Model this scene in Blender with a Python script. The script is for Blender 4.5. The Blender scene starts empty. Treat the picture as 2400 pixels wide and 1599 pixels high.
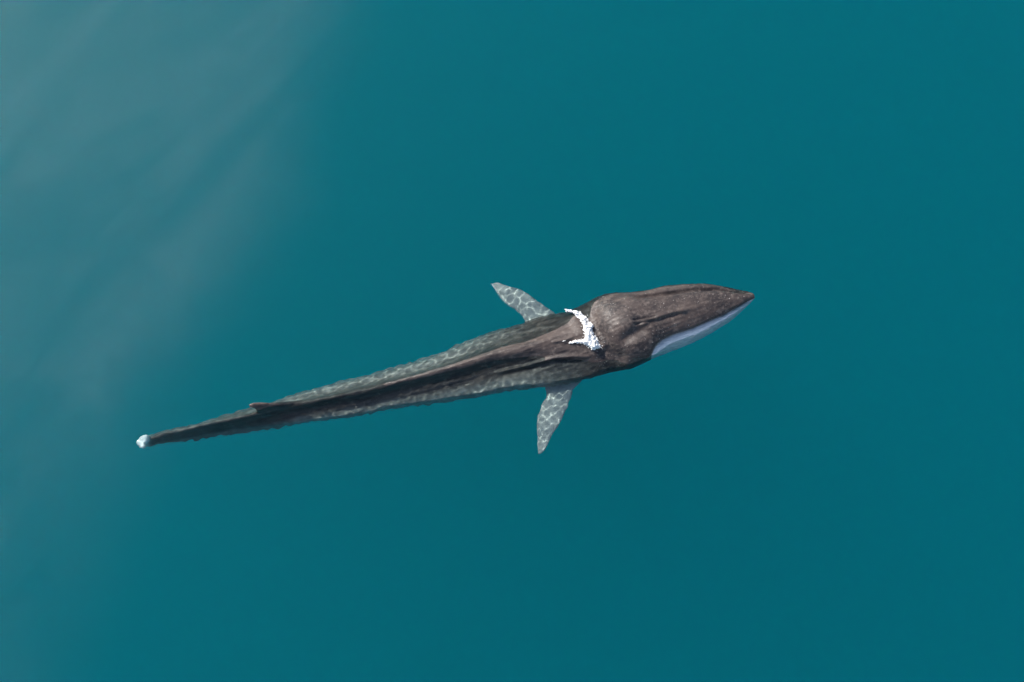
import bpy, bmesh, math, random
import numpy as np
from mathutils import Vector, Matrix

random.seed(7); rng = np.random.default_rng(7)
sc = bpy.context.scene
C = sc.collection

# ------------------------------------------------------------------ camera
TILT = math.radians(13.5); HC = 21.0
CAM = np.array([0.0, -HC * math.tan(TILT), HC])
cd = bpy.data.cameras.new('camera'); cam = bpy.data.objects.new('camera', cd); C.objects.link(cam)
cam.location = CAM; cam.rotation_euler = (TILT, 0, 0)
cd.lens = 28; cd.sensor_width = 36; cd.clip_end = 20000
sc.camera = cam
# ------------------------------------------------------------------ light
SUN_EL = math.radians(36); SUN_DIR = np.array([-0.75, 0.66])          # compass direction the sun stands in
SUN_DIR = SUN_DIR / np.linalg.norm(SUN_DIR)
w = bpy.data.worlds.new('World'); sc.world = w; w.use_nodes = True
nt = w.node_tree; bg = nt.nodes['Background']
sky = nt.nodes.new('ShaderNodeTexSky'); sky.sky_type = 'NISHITA'; sky.sun_disc = False
sky.sun_elevation = SUN_EL; sky.sun_rotation = math.atan2(SUN_DIR[0], SUN_DIR[1])
sky.dust_density = 1.2
nt.links.new(sky.outputs[0], bg.inputs[0]); bg.inputs[1].default_value = 0.145
sl = bpy.data.lights.new('sun', 'SUN'); sl.energy = 5.0; sl.angle = math.radians(0.5); sl.color = (1, 0.965, 0.91)
sun = bpy.data.objects.new('sun', sl); C.objects.link(sun); sun.location = (-20, 20, 30)
sd = Vector((SUN_DIR[0] * math.cos(SUN_EL), SUN_DIR[1] * math.cos(SUN_EL), math.sin(SUN_EL)))
sun.rotation_euler = sd.to_track_quat('Z', 'Y').to_euler()
sl.cycles.is_caustics_light = True
vs = sc.view_settings
vs.view_transform = 'Standard'; vs.look = 'None'; vs.exposure = 0.45; vs.gamma = 1.0
try: vs.use_curve_mapping = False
except Exception: pass
cy = sc.cycles
cy.use_denoising = True
cy.max_bounces = 8; cy.volume_bounces = 5; cy.use_adaptive_sampling = True; cy.adaptive_threshold = .015; cy.transparent_max_bounces = 16
cy.caustics_refractive = True; cy.caustics_reflective = False
cy.blur_glossy = 0.0; cy.sample_clamp_direct = 0; cy.sample_clamp_indirect = 12

# ------------------------------------------------------------------ water settings
RIPPLES = ((.30, .0028, 12), (.19, .0015, 16), (.13, .0003, 16))
CELL, CREST, CREST_W = .22, .0010, .035          # netted ripples: cell size, crest height and half-width, metres
TINT = (.895, .987, .975, 1); REFR = .86
SCAT, SDEN = (.002, .755, 1.0, 1), .12
SHEEN_ROUGH = .74
ABSC, ADEN = (0.0, .977, .995, 1), .22
ZTOP = -1.6
# ------------------------------------------------------------------ pixel -> place
FPX = 2400 * 28 / 36
def bp(px, py, z):
    """point of the photograph's pixel at height z"""
    px = np.asarray(px, float); py = np.asarray(py, float); z = np.asarray(z, float)
    dx = (px - 1200) / FPX; dy = -(py - 799.5) / FPX; dz = -np.ones_like(dx)
    ct, st = math.cos(TILT), math.sin(TILT)
    wx, wy, wz = dx, ct * dy - st * dz, st * dy + ct * dz
    t = (z - CAM[2]) / wz
    return np.stack([CAM[0] + wx * t, CAM[1] + wy * t, CAM[2] + wz * t], -1)
def proj(P):
    """place -> pixel, for laying the pigment out along the outlines"""
    d = np.asarray(P) - CAM
    ct, st = math.cos(TILT), math.sin(TILT)
    cx = d[..., 0]; cyy = ct * d[..., 1] + st * d[..., 2]; cz = -st * d[..., 1] + ct * d[..., 2]
    return 1200 + FPX * cx / -cz, 799.5 - FPX * cyy / -cz

def sstep(x, a, b):
    t = np.clip((x - a) / (b - a), 0, 1); return t * t * (3 - 2 * t)

TIP = np.array([1768., 693.]); TAIL = np.array([338., 1038.])
E = (TAIL - TIP) / np.linalg.norm(TAIL - TIP); N = np.array([E[1], -E[0]])    # N: towards the whale's left
if N[1] > 0: N = -N
LEN = np.linalg.norm(TAIL - TIP)
def ab(pts):
    q = np.asarray(pts, float) - TIP; return np.stack([q @ E, q @ N], -1)
def un(a, b): return TIP[0] + a * E[0] + b * N[0], TIP[1] + a * E[1] + b * N[1]
def curve(pts):
    q = ab(pts); q = q[np.argsort(q[:, 0])]
    return q
def smooth_interp(x, xp, fp):
    """monotone cubic through the points"""
    x = np.asarray(x, float); xp = np.asarray(xp, float); fp = np.asarray(fp, float)
    h = np.diff(xp); d = np.diff(fp) / h
    m = np.zeros_like(fp); m[0] = d[0]; m[-1] = d[-1]
    ok = d[:-1] * d[1:] > 0
    w1 = 2 * h[1:] + h[:-1]; w2 = h[1:] + 2 * h[:-1]
    with np.errstate(divide='ignore', invalid='ignore'):
        hm = (w1 + w2) / (w1 / d[:-1] + w2 / d[1:])
    m[1:-1] = np.where(ok, hm, 0)
    i = np.clip(np.searchsorted(xp, x) - 1, 0, len(h) - 1)
    t = np.clip((x - xp[i]) / h[i], 0, 1)
    return ((2*t**3 - 3*t**2 + 1) * fp[i] + (t**3 - 2*t**2 + t) * h[i] * m[i]
            + (-2*t**3 + 3*t**2) * fp[i+1] + (t**3 - t**2) * h[i] * m[i+1])

# outlines of the whale in photograph pixels
LEFT = curve([(1767,689),(1758,684),(1746,680),(1716,674),(1693,670.5),(1647,666),(1601,667),(1555,671.7),(1521,680),(1475,686),(1441,686),
  (1418,689),(1395,698),(1372,711),(1349,724),(1326,735),(1296,739),(1260,750),(1230,760),(1196,769),(1158,779),(1120,793),(1069,814),
  (1018,837),(967,854),(916,868),(865,882),(800,899),(728,918),(680,932),(640,946),(595,958.5),(538,974),(490,988),(443,1001),(402,1010),(366,1020),(348,1028)])
RIGHT = curve([(1768,699),(1759,709),(1728,739),(1705,760),(1670,781),(1624,804),(1578,822),(1532,840),(1509,852),(1475,866),(1429,875),
  (1372,892),(1330,902),(1271,911),(1222,916),(1171,924),(1120,934),(1069,942),(1018,949),(967,954.5),(916,963),(865,975),(823,981),
  (776,987),(728,994),(680,1002),(633,1011),(585,1017),(538,1021.5),(490,1029),(443,1037),(395,1042),(357,1048)])
RIDGE = curve([(1768,692.5),(1693,706),(1622,722),(1510,750),(1441,768),(1380,782),(1300,797),(1235,812),(1146,832),(1069,856),(993,877),(916,897),
  (859,913),(776,931),(704,945),(650,957),(620,964),(585,973),(538,983),(490,993),(395,1014),(350,1032)])
LIPL = curve([(1766,689.5),(1740,683),(1693,676.5),(1624,679),(1555,688.5),(1510,694),(1470,692)])
LIPR = curve([(1767,697),(1739,716),(1693,742),(1624,772),(1578,788),(1555,799),(1540,813),(1528,831),(1523,844)])
ZR = np.array([(0,.04),(15,.10),(40,.17),(120,.32),(220,.42),(290,.47),(340,.40),(385,.20),(430,.17),(550,.13),(700,.08),(850,.03),(1000,-.06),
  (1120,-.15),(1250,-.27),(1380,-.40),(1480,-.5)])
ZE = np.array([(0,-.02),(15,-.03),(40,-.04),(120,-.06),(250,-.08),(320,-.14),(390,-.28),(450,-.42),(550,-.6),(700,-.84),(900,-.9),(1100,-.85),(1300,-.75),(1480,-.66)])
ZEL = ZE
ZER = np.array([(0,-.02),(15,-.06),(40,-.13),(120,-.24),(250,-.30),(320,-.34),(390,-.36),(450,-.46),(550,-.58),(700,-.76),(900,-.80),(1020,-.84),(1120,-.92),(1300,-.97),(1480,-.85)])
DEP = np.array([(0,.03),(15,.12),(40,.25),(120,.5),(300,.85),(700,.9),(1000,.6),(1300,.34),(1480,.16)])
PK = np.array([(0,0),(330,0),(400,.15),(480,.5),(600,.95),(760,1),(1300,1),(1480,.6)])
def f1(T, a): return smooth_interp(a, T[:, 0], T[:, 1])

# cross-section from ridge (0,0) to flank (1,1)
TT = np.linspace(0, 1, 45)
def sample_poly(P, n=45):
    P = np.asarray(P, float)
    s = np.r_[0, np.cumsum(np.hypot(*np.diff(P, axis=0).T))]; s /= s[-1]
    return np.interp(np.linspace(0, 1, n), s, P[:, 0]), np.interp(np.linspace(0, 1, n), s, P[:, 1])
ROUND = (np.sin(TT * math.pi / 2), 1 - np.cos(TT * math.pi / 2))
STEEP = sample_poly([(0,0),(.08,.02),(.18,.12),(.4,.36),(.7,.68),(.9,.90),(1,1)])
PEAK = sample_poly([(0,0),(.06,.01),(.13,.07),(.21,.20),(.30,.34),(.39,.42),(.53,.46),(.72,.51),(.87,.61),(.95,.78),(1,1)])
def head_profile(ul, strength):
    ul = min(max(ul, .25), .97)
    r = 1 - ul
    return sample_poly([(0,0),(ul*.2,.05),(ul*.55,.13),(ul*.85,.25),(ul*.97,.36),(ul,.44),(ul+.03*r,.50),(ul+.25*r,.52),(ul+.55*r,.6),(ul+.8*r,.74),(ul+.95*r,.9),(1,1)])

A = np.r_[np.linspace(0.6, 20, 12), np.linspace(24, LEN + 4, 360)]
verts = []; rings = []
for a in A:
    bL = np.interp(a, LEFT[:,0], LEFT[:,1]); bR = np.interp(a, RIGHT[:,0], RIGHT[:,1]); br = np.interp(a, RIDGE[:,0], RIDGE[:,1])
    zr, zl_, zr_, dep, pk = f1(ZR,a), f1(ZEL,a), f1(ZER,a), f1(DEP,a), f1(PK,a)
    br = min(max(br, bR + .1*(bL-bR)), bL - .1*(bL-bR))
    top = []
    for be, ze, lip, acorner in ((bL, zl_, LIPL, 300), (bR, zr_, LIPR, 262)):
        U = (1-pk)*ROUND[0] + pk*PEAK[0]; V = (1-pk)*ROUND[1] + pk*PEAK[1]
        st_ = sstep(a, 1090, 1220)*.9; U = (1-st_)*U + st_*STEEP[0]; V = (1-st_)*V + st_*STEEP[1]
        hw = 1 - sstep(a, acorner - (60 if be > 0 else 30), acorner + 40)
        if hw > 0:
            bl = np.interp(a, lip[:,0], lip[:,1])
            hu, hv = head_profile((bl - br)/(be - br), 1)
            U = hw*hu + (1-hw)*U; V = hw*hv + (1-hw)*V
        b = br + (be - br)*U; z = zr + (ze - zr)*V
        top.append(np.stack([b, z], -1))
    th = np.linspace(0, math.pi, 40)[1:-1]
    bm_, hw_ = (bL+bR)/2, (bL-bR)/2
    belly = np.stack([bm_ - hw_*np.cos(th), zr_ + (zl_-zr_)*(1-np.cos(th))/2 - dep*np.sin(th)], -1)      # from right flank round to left flank
    ring = np.concatenate([top[1], belly, top[0][:0:-1]])
    px, py = un(a, ring[:,0])
    rings.append(bp(px, py, ring[:,1]))
rings = np.array(rings); nr = rings.shape[1]
def loft(rings):
    n, m = rings.shape[:2]
    V = list(map(tuple, rings.reshape(-1, 3)))
    F = [(i*m+j, i*m+(j+1)%m, (i+1)*m+(j+1)%m, (i+1)*m+j) for i in range(n-1) for j in range(m)]
    c0 = len(V); V.append(tuple(rings[0].mean(0))); c1 = len(V); V.append(tuple(rings[-1].mean(0)))
    F += [(c0, (j+1)%m, j) for j in range(m)] + [(c1, (n-1)*m+j, (n-1)*m+(j+1)%m) for j in range(m)]
    return V, F
pieces = [loft(rings)]

def blade(lead, trail, zl, thick, n=40, m=20):
    """flipper: lead and trail edges from root to tip"""
    def rs(P):
        P = np.asarray(P, float); s = np.r_[0, np.cumsum(np.hypot(*np.diff(P, axis=0).T))]; s /= s[-1]
        t = np.linspace(0, 1, n); return np.stack([smooth_interp(t, s, P[:,0]), smooth_interp(t, s, P[:,1])], -1)
    L, T = rs(lead), rs(trail); mid_ = (L+T)/2; L, T = mid_+(L-mid_)*1.14, mid_+(T-mid_)*1.14; t = np.linspace(0, 1, n); Z = np.interp(t, np.linspace(0,1,len(zl)), zl)
    PL = bp(L[:,0], L[:,1], Z); PT = bp(T[:,0], T[:,1], Z - .03)
    out = []
    ph = np.linspace(0, 2*math.pi, m, endpoint=False)
    for i in range(n):
        c = (PL[i]+PT[i])/2; h = (PL[i]-PT[i])/2
        tk = thick * (1 - .75*t[i])
        prof = np.sin(ph) * (0.75 + .25*np.cos(ph))
        out.append(c + np.cos(ph)[:,None]*h + np.array([0,0,1])*(prof*tk)[:,None])
    return loft(np.array(out))
pieces.append(blade([(1330,790),(1310,752),(1296,737),(1282,727),(1265,715),(1242,700.5),(1221,687.5),(1184,673),(1166,668),(1149,668)],
                    [(1255,800),(1238,775),(1230,752),(1226,745),(1212,731),(1189,716.5),(1169,698),(1160,685),(1154,676),(1149,670)],
                    [-.75,-.72,-.7,-.7,-.7,-.7,-.7], .125))
pieces.append(blade([(1375,870),(1360,893),(1346,908),(1338,920),(1329,949),(1309,990),(1294,1018),(1279,1050),(1269,1063),(1263,1065.5)],
                    [(1268,880),(1279,908),(1283,922),(1283,932),(1278,942),(1268,965),(1260.6,988),(1258,1016),(1258.5,1049),(1261,1064)],
                    [-.82,-.78,-.75,-.74,-.74,-.74,-.74], .125))
# dorsal fin: outline with its own heights, thickened
fo = [(705,942,-.16),(672,944.5,-.04),(645,946,.03),(609,944.5,.10),(592,945.5,.13),(581,948.5,.13),(585,953.5,.09),(597,958,.02),(602,963,-.10),(601,968,-.24),(606,976,-.36),(640,975,-.38),(690,958,-.34)]
FP = np.array([bp(x, y, z) for x, y, z in fo]); ctr = FP[:, :].mean(0)
u, s_, vt = np.linalg.svd(FP - ctr); nrm = vt[2]
def slab(P, nrm, th):
    n = len(P); c = P.mean(0)
    inner = c + (P - c)*.8
    V = [tuple(p) for p in P] + [tuple(p + nrm*th) for p in inner] + [tuple(p - nrm*th) for p in inner] + [tuple(c + nrm*th*1.3), tuple(c - nrm*th*1.3)]
    F = []
    for j in range(n):
        k = (j+1) % n
        F += [(j, k, n+k, n+j), (k, j, 2*n+j, 2*n+k), (n+j, n+k, 3*n), (2*n+k, 2*n+j, 3*n+1)]
    return V, F
pieces.append(slab(FP, nrm, .045))
# the two lobes of the tail stump
def blob(c, r, ax, seed):
    g = np.random.default_rng(seed)
    bm = bmesh.new(); bmesh.ops.create_icosphere(bm, subdivisions=3, radius=1)
    R = Matrix.Rotation(ax, 3, 'Z')
    V = []
    for v in bm.verts:
        k = 1/max(abs(v.co.x), abs(v.co.y), .7)**.8 * (1 + .12*math.sin(5*v.co.x + seed)*math.cos(4*v.co.y + 2*seed))*.9
        q = R @ Vector((v.co.x*r[0]*k, v.co.y*r[1]*k, v.co.z*r[2]*k)); V.append((c[0]+q.x, c[1]+q.y, c[2]+q.z))
    F = [tuple(v.index for v in f.verts) for f in bm.faces]; bm.free()
    return V, F
pieces.append(blob(bp(343,1031,-.42), (.105,.095,.09), math.radians(25), 1))
pieces.append(blob(bp(336.5,1042.5,-.42), (.14,.06,.08), math.radians(-42), 2))

AXIS_ANG = math.atan2(-(TIP-TAIL)[1], (TIP-TAIL)[0])
ORG = bp(1060, 866, 0.0); ORG[2] = -0.9
bm = bmesh.new()
for V, F in pieces:
    vv = [bm.verts.new(v) for v in V]
    for f in F:
        try: bm.faces.new([vv[i] for i in f])
        except ValueError: pass
bmesh.ops.recalc_face_normals(bm, faces=bm.faces)
me = bpy.data.meshes.new('tmp'); bm.to_mesh(me); bm.free()
tmp = bpy.data.objects.new('tmp', me); C.objects.link(tmp)
md = tmp.modifiers.new('r', 'REMESH'); md.mode = 'VOXEL'; md.voxel_size = 0.02
bpy.context.view_layer.update()
ev = tmp.evaluated_get(bpy.context.evaluated_depsgraph_get())
em = bpy.data.meshes.new_from_object(ev)
bpy.data.objects.remove(tmp)
nv = len(em.vertices); co = np.empty(nv*3); em.vertices.foreach_get('co', co); co = co.reshape(-1, 3)
ed = np.empty(len(em.edges)*2, int); em.edges.foreach_get('vertices', ed); ed = ed.reshape(-1, 2)
deg = np.bincount(ed.ravel(), minlength=nv)[:, None]
def relax(q, it, k=.5):
    for _ in range(it):
        s = np.zeros_like(q); np.add.at(s, ed[:,0], q[ed[:,1]]); np.add.at(s, ed[:,1], q[ed[:,0]])
        q = q + k*(s/deg - q)
    return q
co = relax(co, 6)
em.vertices.foreach_set('co', co.ravel()); em.update()
no = np.empty(nv*3); em.vertices.foreach_get('normal', no); no = no.reshape(-1, 3)

# --- fine relief of the skin, laid out along the whale (pixel coordinates of each vertex are only a map of its place)
PX, PY = proj(co); AB = ab(np.stack([PX, PY], -1)); a_, b_ = AB[:,0], AB[:,1]
up = sstep(no[:,2], -.1, .25)
def dist_poly(P):
    P = np.asarray(P, float); q = np.stack([PX, PY], -1); best = np.full(nv, 1e9); tt = np.zeros(nv)
    L = np.r_[0, np.cumsum(np.hypot(*np.diff(P, axis=0).T))]
    for i in range(len(P)-1):
        d = P[i+1]-P[i]; t = np.clip(((q-P[i]) @ d)/(d @ d), 0, 1)
        dd = np.hypot(*(q - P[i] - t[:,None]*d).T); mm = dd < best
        best[mm] = dd[mm]; tt[mm] = (L[i] + t[mm]*(L[i+1]-L[i]))/L[-1]
    return best, tt
disp = np.zeros(nv)
def groove(P, width, depth, ends=.06):
    global disp
    d, t = dist_poly(P); k = sstep(t, 0, ends)*(1 - sstep(t, 1-ends, 1)) if ends else 1
    disp += -depth*np.exp(-(d/width)**2)*k*up
def unp(c): return np.stack(un(c[:,0], c[:,1]), -1)
groove(unp(LIPR), 3.2, .07, .1)
groove(unp(LIPL), 3.6, .10, .12)
groove([(1622,722),(1580,734),(1545,745),(1515,757),(1490,768)], -6, -.07, .25)          # rostral ridge, proud
groove([(1605,730),(1560,743),(1528,754),(1505,765)], 6, .09, .2)
groove([(1520,762),(1485,783),(1448,806)], 15, .11, .25)              # furrow on its shaded side
groove([(1545,741),(1515,745),(1475,752)], 2.5, .04, .2)                                  # blowholes
groove([(1538,749),(1512,755),(1480,762)], 2.5, .04, .2)
groove([(1500,750),(1455,758),(1432,770)], -34, -.04, .4)                                 # mound behind the blowholes
groove([(1356,716),(1372,742),(1390,772),(1410,800),(1440,835),(1470,862)], 24, .115, .15)  # crease at the neck
groove([(1346,726),(1358,752),(1372,780),(1392,806),(1418,826)], -18, -.07, .1)           # lip of skin behind it
groove([(1140,880),(1240,856),(1300,838),(1345,834),(1400,838)], -5, -.07, .2)            # fold along the right flank
groove([(1150,890),(1240,868),(1300,850),(1400,850)], 7, .05, .2)
groove([(1290,803),(1330,796),(1350,786)], -3.5, -.04, .2)
groove([(1200,770),(1260,762),(1330,752)], 6, .04, .3)
groove([(1140,800),(1230,778),(1320,766)], 6, .04, .3)
# low lumps and ripples of the skin
loc_x = co[:,0]*math.cos(AXIS_ANG) + co[:,1]*math.sin(AXIS_ANG); loc_y = -co[:,0]*math.sin(AXIS_ANG) + co[:,1]*math.cos(AXIS_ANG)
def wob(n, lx, ly, amp):
    global disp
    for _ in range(n):
        kx = rng.normal()*2*math.pi/lx; ky = rng.normal()*2*math.pi/ly; kz = rng.normal()*2*math.pi/ly
        disp += amp/math.sqrt(n)*np.sin(loc_x*kx + loc_y*ky + co[:,2]*kz + rng.uniform(0, 6.28))
wob(14, 2.2, .9, .012); wob(20, .6, .16, .0035); wob(24, .22, .13, .0012)
co = relax(co + no*disp[:,None], 1, .3)

# --- pigment of the skin, with flanks and flippers lightened to brighten the light net
pig = np.zeros(nv)                                    # 0 dark slate back, 1 white
d_lip, _ = dist_poly(unp(LIPR))
jaw_poly = np.array([(1769,695),(1739,716),(1693,742),(1624,772),(1578,787),(1555,799),(1540,813),(1528,831),(1522,848),(1530,862),(1600,832),(1680,798),(1740,748),(1775,705)], float)
in_jaw = np.zeros(nv, bool)
for q_ in range(len(jaw_poly)):
    (x1, y1), (x2, y2) = jaw_poly[q_], jaw_poly[q_-1]
    if y1 != y2: in_jaw ^= ((y1 > PY) != (y2 > PY)) & (PX < (x2-x1)*(PY-y1)/(y2-y1)+x1)
jaw = np.where(in_jaw, sstep(d_lip, .6, 3.0), 0)
under = sstep(-no[:,2], .2, .8)                       # white belly
pig = np.maximum(jaw, under)
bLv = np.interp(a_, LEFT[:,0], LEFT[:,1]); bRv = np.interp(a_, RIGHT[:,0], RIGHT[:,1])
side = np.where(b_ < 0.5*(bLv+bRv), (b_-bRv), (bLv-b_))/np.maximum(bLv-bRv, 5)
flank = (1 - sstep(side, np.where(b_ > .5*(bLv+bRv), .06, .06), .34))*sstep(a_, np.where(b_ > .5*(bLv+bRv), 480, 380), np.where(b_ > .5*(bLv+bRv), 760, 640))*(1 - .5*sstep(a_, 1050, 1300))  # paler skin, carried over the band where the light net falls
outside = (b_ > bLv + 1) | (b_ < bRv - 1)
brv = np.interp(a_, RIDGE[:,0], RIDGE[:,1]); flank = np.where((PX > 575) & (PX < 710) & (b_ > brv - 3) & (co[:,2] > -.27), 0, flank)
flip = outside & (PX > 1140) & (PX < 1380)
flank = np.where(flip, 1.45, flank); pig = np.where(flip, np.maximum(pig, .2), pig)  # flippers whitened further so the net of light shows brighter
stump = 1 - sstep(PX, 346, 360)
def attr(name, v):
    at = em.attributes.new(name, 'FLOAT', 'POINT'); at.data.foreach_set('value', np.asarray(v, np.float32))
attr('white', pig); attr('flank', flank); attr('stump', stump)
attr('headw', 1 - sstep(a_, 380, 470))
M = Matrix.Translation(Vector(ORG)) @ Matrix.Rotation(AXIS_ANG, 4, 'Z'); Mi = M.inverted()
R3 = np.array(Mi.to_3x3()); T3 = np.array(Mi.translation)
em.vertices.foreach_set('co', (co @ R3.T + T3).ravel())
em.polygons.foreach_set('use_smooth', np.ones(len(em.polygons), bool)); em.update()
em.name = 'fin_whale'
whale = bpy.data.objects.new('fin_whale', em); C.objects.link(whale); whale.matrix_world = M
whale['label'] = 'dark grey baleen whale with white right jaw, pale flippers and a finless tail stump'
whale['category'] = 'whale'
whale.cycles.is_caustics_receiver = True

# ------------------------------------------------------------------ materials
class NT:
    def __init__(s, name):
        s.m = bpy.data.materials.new(name); s.m.use_nodes = True; s.t = s.m.node_tree; s.t.nodes.clear()
        s.out = s.n('OutputMaterial')
    def n(s, t, **k):
        x = s.t.nodes.new('ShaderNode' + t)
        for a, b in k.items(): setattr(x, a, b)
        return x
    def l(s, a, b): s.t.links.new(a, b)
    def inp(s, node, i, v):
        if hasattr(v, 'is_linked') or hasattr(v, 'links'): s.l(v, node.inputs[i])
        else: node.inputs[i].default_value = v
    def math(s, op, a, b=0.0, c=None):
        x = s.n('Math', operation=op); s.inp(x, 0, a); s.inp(x, 1, b)
        if c is not None: s.inp(x, 2, c)
        return x.outputs[0]
    def mixc(s, f, a, b):
        x = s.n('Mix', data_type='RGBA'); s.inp(x, 0, f); s.inp(x, 6, a); s.inp(x, 7, b); return x.outputs[2]
    def noise(s, vec, scale, detail=4, rough=.55, dist=0):
        x = s.n('TexNoise'); s.l(vec, x.inputs['Vector']); x.inputs['Scale'].default_value = scale
        x.inputs['Detail'].default_value = detail; x.inputs['Roughness'].default_value = rough; x.inputs['Distortion'].default_value = dist
        return x.outputs[0]
    def mapping(s, vec, scale=(1,1,1), rot=(0,0,0), loc=(0,0,0)):
        x = s.n('Mapping'); s.l(vec, x.inputs[0]); x.inputs['Scale'].default_value = scale; x.inputs['Rotation'].default_value = rot; x.inputs['Location'].default_value = loc
        return x.outputs[0]
    def ramp(s, v, lo, hi, a=0.0, b=1.0):
        x = s.n('MapRange', interpolation_type='SMOOTHSTEP'); s.inp(x, 0, v)
        for i, q in ((1, lo), (2, hi), (3, a), (4, b)): x.inputs[i].default_value = q
        return x.outputs[0]
    def attr(s, name): x = s.n('Attribute', attribute_name=name); return x.outputs['Fac']

k = NT('whale_skin')
tc = k.n('TexCoord').outputs['Object']
streak = k.noise(k.mapping(tc, (.9, 7, 5)), 1.6, 6, .6)
mott = k.noise(tc, 6, 6, .62)
head = k.attr('headw'); mid = k.noise(tc, 11, 5, .6)
fine = k.noise(tc, 34, 4, .65)
big = k.noise(tc, 1.3, 3, .5)
c = k.mixc(k.ramp(big, .35, .65), (.019,.016,.017,1), (.058,.043,.038,1))
c = k.mixc(k.math('MULTIPLY', k.ramp(streak, .35, .7), k.math('MULTIPLY_ADD', head, -.65, 1.0)), c, (.088,.068,.060,1))
c = k.mixc(k.math('MULTIPLY', k.ramp(mid, .46, .70), k.math('MULTIPLY', head, .6)), c, (.115,.09,.077,1))
c = k.mixc(k.math('MULTIPLY', k.ramp(mott, .5, .72), .5), c, (.17,.135,.115,1))
c = k.mixc(k.math('MULTIPLY', k.ramp(fine, .36, .25), .6), c, (.02,.018,.02,1))
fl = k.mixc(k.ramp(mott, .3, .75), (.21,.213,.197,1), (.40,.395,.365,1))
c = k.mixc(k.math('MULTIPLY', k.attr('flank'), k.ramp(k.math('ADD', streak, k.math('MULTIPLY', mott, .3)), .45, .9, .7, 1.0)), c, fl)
wh = k.mixc(k.ramp(k.noise(k.mapping(tc, (1.5, 9, 9)), 3, 5, .6), .35, .7), (.55,.57,.57,1), (.82,.81,.78,1))
c = k.mixc(k.attr('white'), c, wh)
sp = k.noise(tc, 27, 2, .5)                                                 # pale specks, strongest on the head
c = k.mixc(k.math('MULTIPLY', k.ramp(sp, .70, .76), k.math('MULTIPLY_ADD', k.attr('headw'), .7, .2)), c, (.55,.5,.46,1))
c = k.mixc(k.attr('stump'), c, k.mixc(k.ramp(mott, .4, .6), (.78,.88,.80,1), (.95,.94,.92,1)))
p = k.n('BsdfPrincipled'); k.l(c, p.inputs['Base Color'])
k.l(k.ramp(fine, .3, .7, .38, .62), p.inputs['Roughness']); p.inputs['IOR'].default_value = 1.36; p.inputs['Specular IOR Level'].default_value = .3
bmp = k.n('Bump'); bmp.inputs['Strength'].default_value = .15; bmp.inputs['Distance'].default_value = .02
k.l(k.math('ADD', k.math('MULTIPLY', fine, .5), k.math('ADD', mott, k.math('MULTIPLY', streak, .25))), bmp.inputs['Height']); k.l(bmp.outputs[0], p.inputs['Normal'])
p.inputs['Coat Weight'].default_value = .4; p.inputs['Coat Roughness'].default_value = .16; p.inputs['Coat IOR'].default_value = 1.33
bm2 = k.n('Bump'); bm2.inputs['Strength'].default_value = .8; bm2.inputs['Distance'].default_value = .02
k.l(k.noise(tc, 30, 3, .65), bm2.inputs['Height']); k.l(bm2.outputs[0], p.inputs['Coat Normal'])
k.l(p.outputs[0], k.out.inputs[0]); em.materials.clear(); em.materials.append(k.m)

# ------------------------------------------------------------------ water: one closed body, rippled over the whale
FX0, FX1, FY0, FY1, ST = -9.3, 9.3, -2.5, 2.7, 0.017
def lines(a, b, st, far):
    core = list(np.arange(a, b + st/2, st)); g = st; x = core[-1]; hi = []
    while x < far: g *= 1.25; x += g; hi.append(x)
    g = st; x = core[0]; lo = []
    while x > -far: g *= 1.25; x -= g; lo.append(x)
    return np.array(lo[::-1] + core + hi)
xs, ys = lines(FX0, FX1, ST, 4000.), lines(FY0, FY1, ST, 4000.)
GX, GY = np.meshgrid(xs, ys, indexing='ij')
H = np.zeros_like(GX)
rw = np.random.default_rng(3)
for lam, amp, cnt in RIPPLES:
    for _ in range(cnt):
        kk = 2*math.pi/(lam*rw.uniform(.8, 1.25)); th = rw.uniform(0, 2*math.pi)
        H += amp*math.sqrt(2/cnt)*np.sin(GX*kk*math.cos(th) + GY*kk*math.sin(th) + rw.uniform(0, 6.28))
fade = sstep(GX, FX0, FX0+.6)*(1-sstep(GX, FX1-.6, FX1))*sstep(GY, FY0, FY0+.4)*(1-sstep(GY, FY1-.4, FY1))
# netted crests: smooth ridges along the borders of warped cells
core = (GX > FX0) & (GX < FX1) & (GY > FY0) & (GY < FY1)
qx, qy = GX[core], GY[core]
qx, qy = qx + .05*np.sin(qy*9.1+1)+.03*np.sin(qy*23+qx*11), qy + .05*np.sin(qx*8.3+2)+.03*np.sin(qx*19-qy*13)
for cell, hgt, sd_ in ((CELL, 1.0, 11), (CELL*1.7, .8, 12)):
    g_ = np.random.default_rng(sd_); NJ = 128; JX = g_.uniform(-.42, .42, (NJ, NJ)); JY = g_.uniform(-.42, .42, (NJ, NJ))
    cx_, cy_ = np.floor(qx/cell).astype(int), np.floor(qy/cell).astype(int)
    f1_ = np.full(qx.shape, 9.); f2_ = np.full(qx.shape, 9.)
    for dx_ in (-2, -1, 0, 1, 2):
        for dy_ in (-2, -1, 0, 1, 2):
            ix, iy = cx_+dx_, cy_+dy_
            d_ = np.hypot((ix+.5+JX[ix % NJ, iy % NJ])*cell - qx, (iy+.5+JY[ix % NJ, iy % NJ])*cell - qy)
            f2_ = np.where(d_ < f1_, f1_, np.minimum(f2_, d_)); f1_ = np.minimum(f1_, d_)
    dd_ = (f2_-f1_)*.6; w_ = CREST_W*math.sqrt(cell/CELL)
    mod = .75 + .25*np.sin(qx*5.1+sd_)*np.sin(qy*6.3) + .2*np.sin(qx*2.2-qy*3.1)
    H[core] += CREST*hgt*mod*np.exp(-(dd_/w_)**2)
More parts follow.
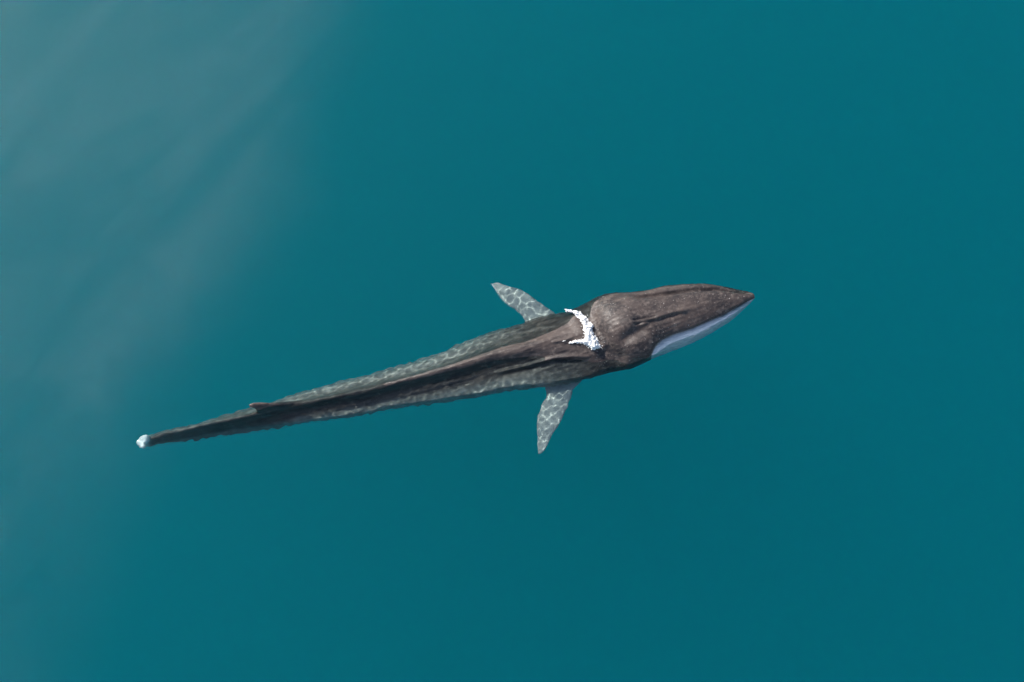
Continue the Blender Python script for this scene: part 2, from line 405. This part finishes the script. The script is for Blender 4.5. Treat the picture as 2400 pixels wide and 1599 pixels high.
for _ in range(2):                                # surface tension rounds the crests
    H[1:-1,1:-1] = .5*H[1:-1,1:-1] + .125*(H[:-2,1:-1]+H[2:,1:-1]+H[1:-1,:-2]+H[1:-1,2:])
H -= H[core].mean()*fade
H *= fade
nx, ny = GX.shape
V = np.stack([GX, GY, H], -1).reshape(-1, 3)
I = np.arange(nx*ny).reshape(nx, ny)
Q = np.stack([I[:-1,:-1], I[1:,:-1], I[1:,1:], I[:-1,1:]], -1).reshape(-1, 4)
wm = bpy.data.meshes.new('water')
wm.vertices.add(len(V)); wm.vertices.foreach_set('co', V.ravel())
wm.loops.add(Q.size); wm.loops.foreach_set('vertex_index', Q.ravel().astype(np.int32))
wm.polygons.add(len(Q)); wm.polygons.foreach_set('loop_start', np.arange(0, Q.size, 4, dtype=np.int32))
wm.update(calc_edges=True); wm.validate()
wm.polygons.foreach_set('use_smooth', np.ones(len(Q), bool)); wm.update()
water = bpy.data.objects.new('water', wm); C.objects.link(water)
water.location = (ORG[0], ORG[1], 0); water.rotation_euler = (0, 0, AXIS_ANG)
water['kind'] = 'structure'; water['label'] = 'calm teal sea surface with a pale wind-ruffled sheen at the upper left'
water.cycles.is_caustics_caster = True

k = NT('sea_surface')
geo = k.n('NewGeometry'); pos = geo.outputs['Position']
dt = k.n('VectorMath', operation='DOT_PRODUCT'); k.l(geo.outputs['Incoming'], dt.inputs[0]); k.l(geo.outputs['Normal'], dt.inputs[1])
cosi = k.math('ABSOLUTE', dt.outputs['Value'])
# wind-ruffled area: rougher, with reflectivity raised to brighten the sheen
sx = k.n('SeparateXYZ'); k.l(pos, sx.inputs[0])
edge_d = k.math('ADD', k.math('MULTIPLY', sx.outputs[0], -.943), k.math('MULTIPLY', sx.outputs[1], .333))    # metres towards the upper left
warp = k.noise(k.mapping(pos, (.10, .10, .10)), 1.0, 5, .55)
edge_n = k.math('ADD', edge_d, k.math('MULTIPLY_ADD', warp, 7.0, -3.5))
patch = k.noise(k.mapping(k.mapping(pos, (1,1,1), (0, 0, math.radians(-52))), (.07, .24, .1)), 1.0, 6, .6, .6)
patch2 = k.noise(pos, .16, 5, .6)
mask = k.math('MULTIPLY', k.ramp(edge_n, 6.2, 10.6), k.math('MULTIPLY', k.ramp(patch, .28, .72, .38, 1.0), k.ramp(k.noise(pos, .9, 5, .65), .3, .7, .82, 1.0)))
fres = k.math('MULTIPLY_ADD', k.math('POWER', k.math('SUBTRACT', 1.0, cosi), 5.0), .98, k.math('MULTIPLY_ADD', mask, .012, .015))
gl1 = k.n('BsdfGlossy'); gl1.inputs['Roughness'].default_value = .05
gl = k.n('BsdfGlossy'); gl.inputs['Roughness'].default_value = SHEEN_ROUGH
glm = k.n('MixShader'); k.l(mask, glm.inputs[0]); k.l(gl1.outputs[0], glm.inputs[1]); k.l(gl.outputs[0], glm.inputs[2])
upn = k.n('CombineXYZ'); upn.inputs[2].default_value = 1.0; k.l(upn.outputs[0], gl.inputs['Normal']); k.l(upn.outputs[0], gl1.inputs['Normal'])     # mean slope; the ripples' spread is in the roughness
rf = k.n('BsdfRefraction'); rf.inputs['Roughness'].default_value = 0; rf.inputs['IOR'].default_value = 1.333
tr = k.n('BsdfTransparent')
rf.inputs['Color'].default_value = tr.inputs['Color'].default_value = TINT
m1 = k.n('MixShader'); m1.inputs[0].default_value = REFR; k.l(tr.outputs[0], m1.inputs[1]); k.l(rf.outputs[0], m1.inputs[2])
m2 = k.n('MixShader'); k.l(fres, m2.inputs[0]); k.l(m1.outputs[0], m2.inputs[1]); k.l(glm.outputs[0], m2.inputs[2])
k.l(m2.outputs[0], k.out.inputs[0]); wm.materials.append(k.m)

# the body of the sea below the whale's flanks: scatters teal
k = NT('deep_sea_water')
vsca = k.n('VolumeScatter'); vsca.inputs['Color'].default_value = SCAT; vsca.inputs['Density'].default_value = SDEN; vsca.inputs['Anisotropy'].default_value = .4
vab = k.n('VolumeAbsorption'); vab.inputs['Color'].default_value = ABSC; vab.inputs['Density'].default_value = ADEN
ad = k.n('AddShader'); k.l(vsca.outputs[0], ad.inputs[0]); k.l(vab.outputs[0], ad.inputs[1]); k.l(ad.outputs[0], k.out.inputs[1])
bm = bmesh.new(); bmesh.ops.create_cube(bm, size=1, matrix=Matrix.Translation((0, 0, ZTOP - 45)) @ Matrix.Diagonal((7600, 7600, 90, 1)))
vm = bpy.data.meshes.new('deep_water'); bm.to_mesh(vm); bm.free(); vm.materials.append(k.m)
deep = bpy.data.objects.new('deep_water', vm); C.objects.link(deep); deep['kind'] = 'structure'

# ------------------------------------------------------------------ foam where water breaks over the neck
def o2(x, y): return (1120 + x*.15306, 640 + y*.15306)
POLY = [o2(*q) for q in [(1330,560),(1400,545),(1450,580),(1560,590),(1620,640),(1665,680),(1690,740),(1770,790),(1740,850),(1780,940),(1815,1000),(1850,1100),(1900,1140),(1830,1150),(1780,1185),(1700,1130),(1600,1070),(1400,1070),(1480,1040),(1630,1010),(1640,960),(1620,860),(1600,780),(1560,710),(1450,600),(1380,590)]]
def inside(x, y):
    r = False; n = len(POLY)
    for i in range(n):
        x1, y1 = POLY[i]; x2, y2 = POLY[i-1]
        if (y1 > y) != (y2 > y) and x < (x2-x1)*(y-y1)/(y2-y1)+x1: r = not r
    return r
from mathutils.bvhtree import BVHTree
bvh = BVHTree.FromPolygons([tuple(v) for v in co], [tuple(pl.vertices) for pl in em.polygons])
bm = bmesh.new()
def lump(c, r, sq, q):
    ret = bmesh.ops.create_icosphere(bm, subdivisions=1, radius=1)
    R = Matrix.Rotation(q, 3, 'Z')
    for v in ret['verts']:
        j = .7 + .6*random.random()
        p = R @ Vector((v.co.x*r*sq*j, v.co.y*r*j/sq**.5, v.co.z*r*.8*j)); v.co = p + Vector(c)
def skin_z(x, y):
    P = bp(x, y, .05); hit = bvh.ray_cast(Vector((P[0], P[1], 3)), Vector((0, 0, -1)))
    return max(hit[0].z if hit[0] else -.05, -.004)
from mathutils import noise as mn
PA = np.array(POLY); PB = np.roll(PA, -1, 0)
GLINT_LINES = [[(1312,801),(1330,797),(1346,790)]]  # painted highlight: white thread in place of a glint on the wavelets
def seg_d(x, y, A_, B_):
    d = B_-A_; q = np.array([x, y])-A_; t = np.clip((q*d).sum(1)/np.maximum((d*d).sum(1), 1e-6), 0, 1)
    return np.hypot(*(q-t[:,None]*d).T).min()
STP = .55; gv = {}; cells = []
for iy in range(int((865-715)/STP)):
    for ix in range(int((1432-1230)/STP)):
        x, y = 1230+ix*STP, 715+iy*STP
        n1 = mn.fractal(Vector((x*.11, y*.11, 1)), .8, 2.1, 4)
        u_, v_ = x*.77+y*.64, -x*.64+y*.77
        n2 = mn.noise(Vector((u_*.16, v_*.62, 4)))
        f = -9
        if 1318 < x < 1420 and 718 < y < 828:
            d = seg_d(x, y, PA, PB); f = (d if inside(x, y) else -d) + 2.6*n1 + 2.4*n2 + .5
            if d > 3: f -= 3.5*max(0, mn.noise(Vector((x*.30, y*.30, 9)))-.25)*4
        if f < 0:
            for T_ in GLINT_LINES:
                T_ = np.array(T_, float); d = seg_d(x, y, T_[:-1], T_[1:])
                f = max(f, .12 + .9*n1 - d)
        if f > 0: cells.append((ix, iy, f, n1))
def gvert(ix, iy, f, n1):
    if (ix, iy) not in gv:
        x, y = 1230+ix*STP, 715+iy*STP
        h = min(f, 7)/7
        b = mn.fractal(Vector((x*.45, y*.45, 3)), .7, 2, 3)
        P = bp(x, y, skin_z(x, y) + .008 + h*(.12 + .06*n1) + .016*b*min(1, f/2))
        gv[(ix, iy)] = bm.verts.new(P)
    return gv[(ix, iy)]
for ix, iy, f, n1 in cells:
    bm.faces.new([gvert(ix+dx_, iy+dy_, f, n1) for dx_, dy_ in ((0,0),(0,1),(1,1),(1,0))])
bmesh.ops.recalc_face_normals(bm, faces=bm.faces)
for _ in range(90):                                                         # thrown drops at its edges
    i = random.randrange(4, len(POLY)); x1, y1 = POLY[i]; x2, y2 = POLY[i-1]; t = random.random()
    x = x1+(x2-x1)*t + random.gauss(0, 2.4); y = y1+(y2-y1)*t + random.gauss(0, 2.4)
    lump(bp(x, y, skin_z(x, y) + random.uniform(0, .08)), random.uniform(.004, .011), random.uniform(1, 2.5), random.gauss(math.radians(-40), .6))
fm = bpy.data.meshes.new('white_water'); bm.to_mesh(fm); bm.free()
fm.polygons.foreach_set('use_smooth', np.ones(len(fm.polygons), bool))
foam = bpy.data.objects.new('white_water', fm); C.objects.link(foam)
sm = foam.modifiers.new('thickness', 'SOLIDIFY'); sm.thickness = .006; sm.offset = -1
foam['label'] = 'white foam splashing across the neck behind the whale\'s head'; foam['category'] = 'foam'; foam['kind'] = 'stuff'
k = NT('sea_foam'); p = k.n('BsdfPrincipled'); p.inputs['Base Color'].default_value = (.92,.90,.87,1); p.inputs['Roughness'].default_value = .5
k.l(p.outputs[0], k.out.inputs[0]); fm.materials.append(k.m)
print('verts', nv, 'water', len(V))
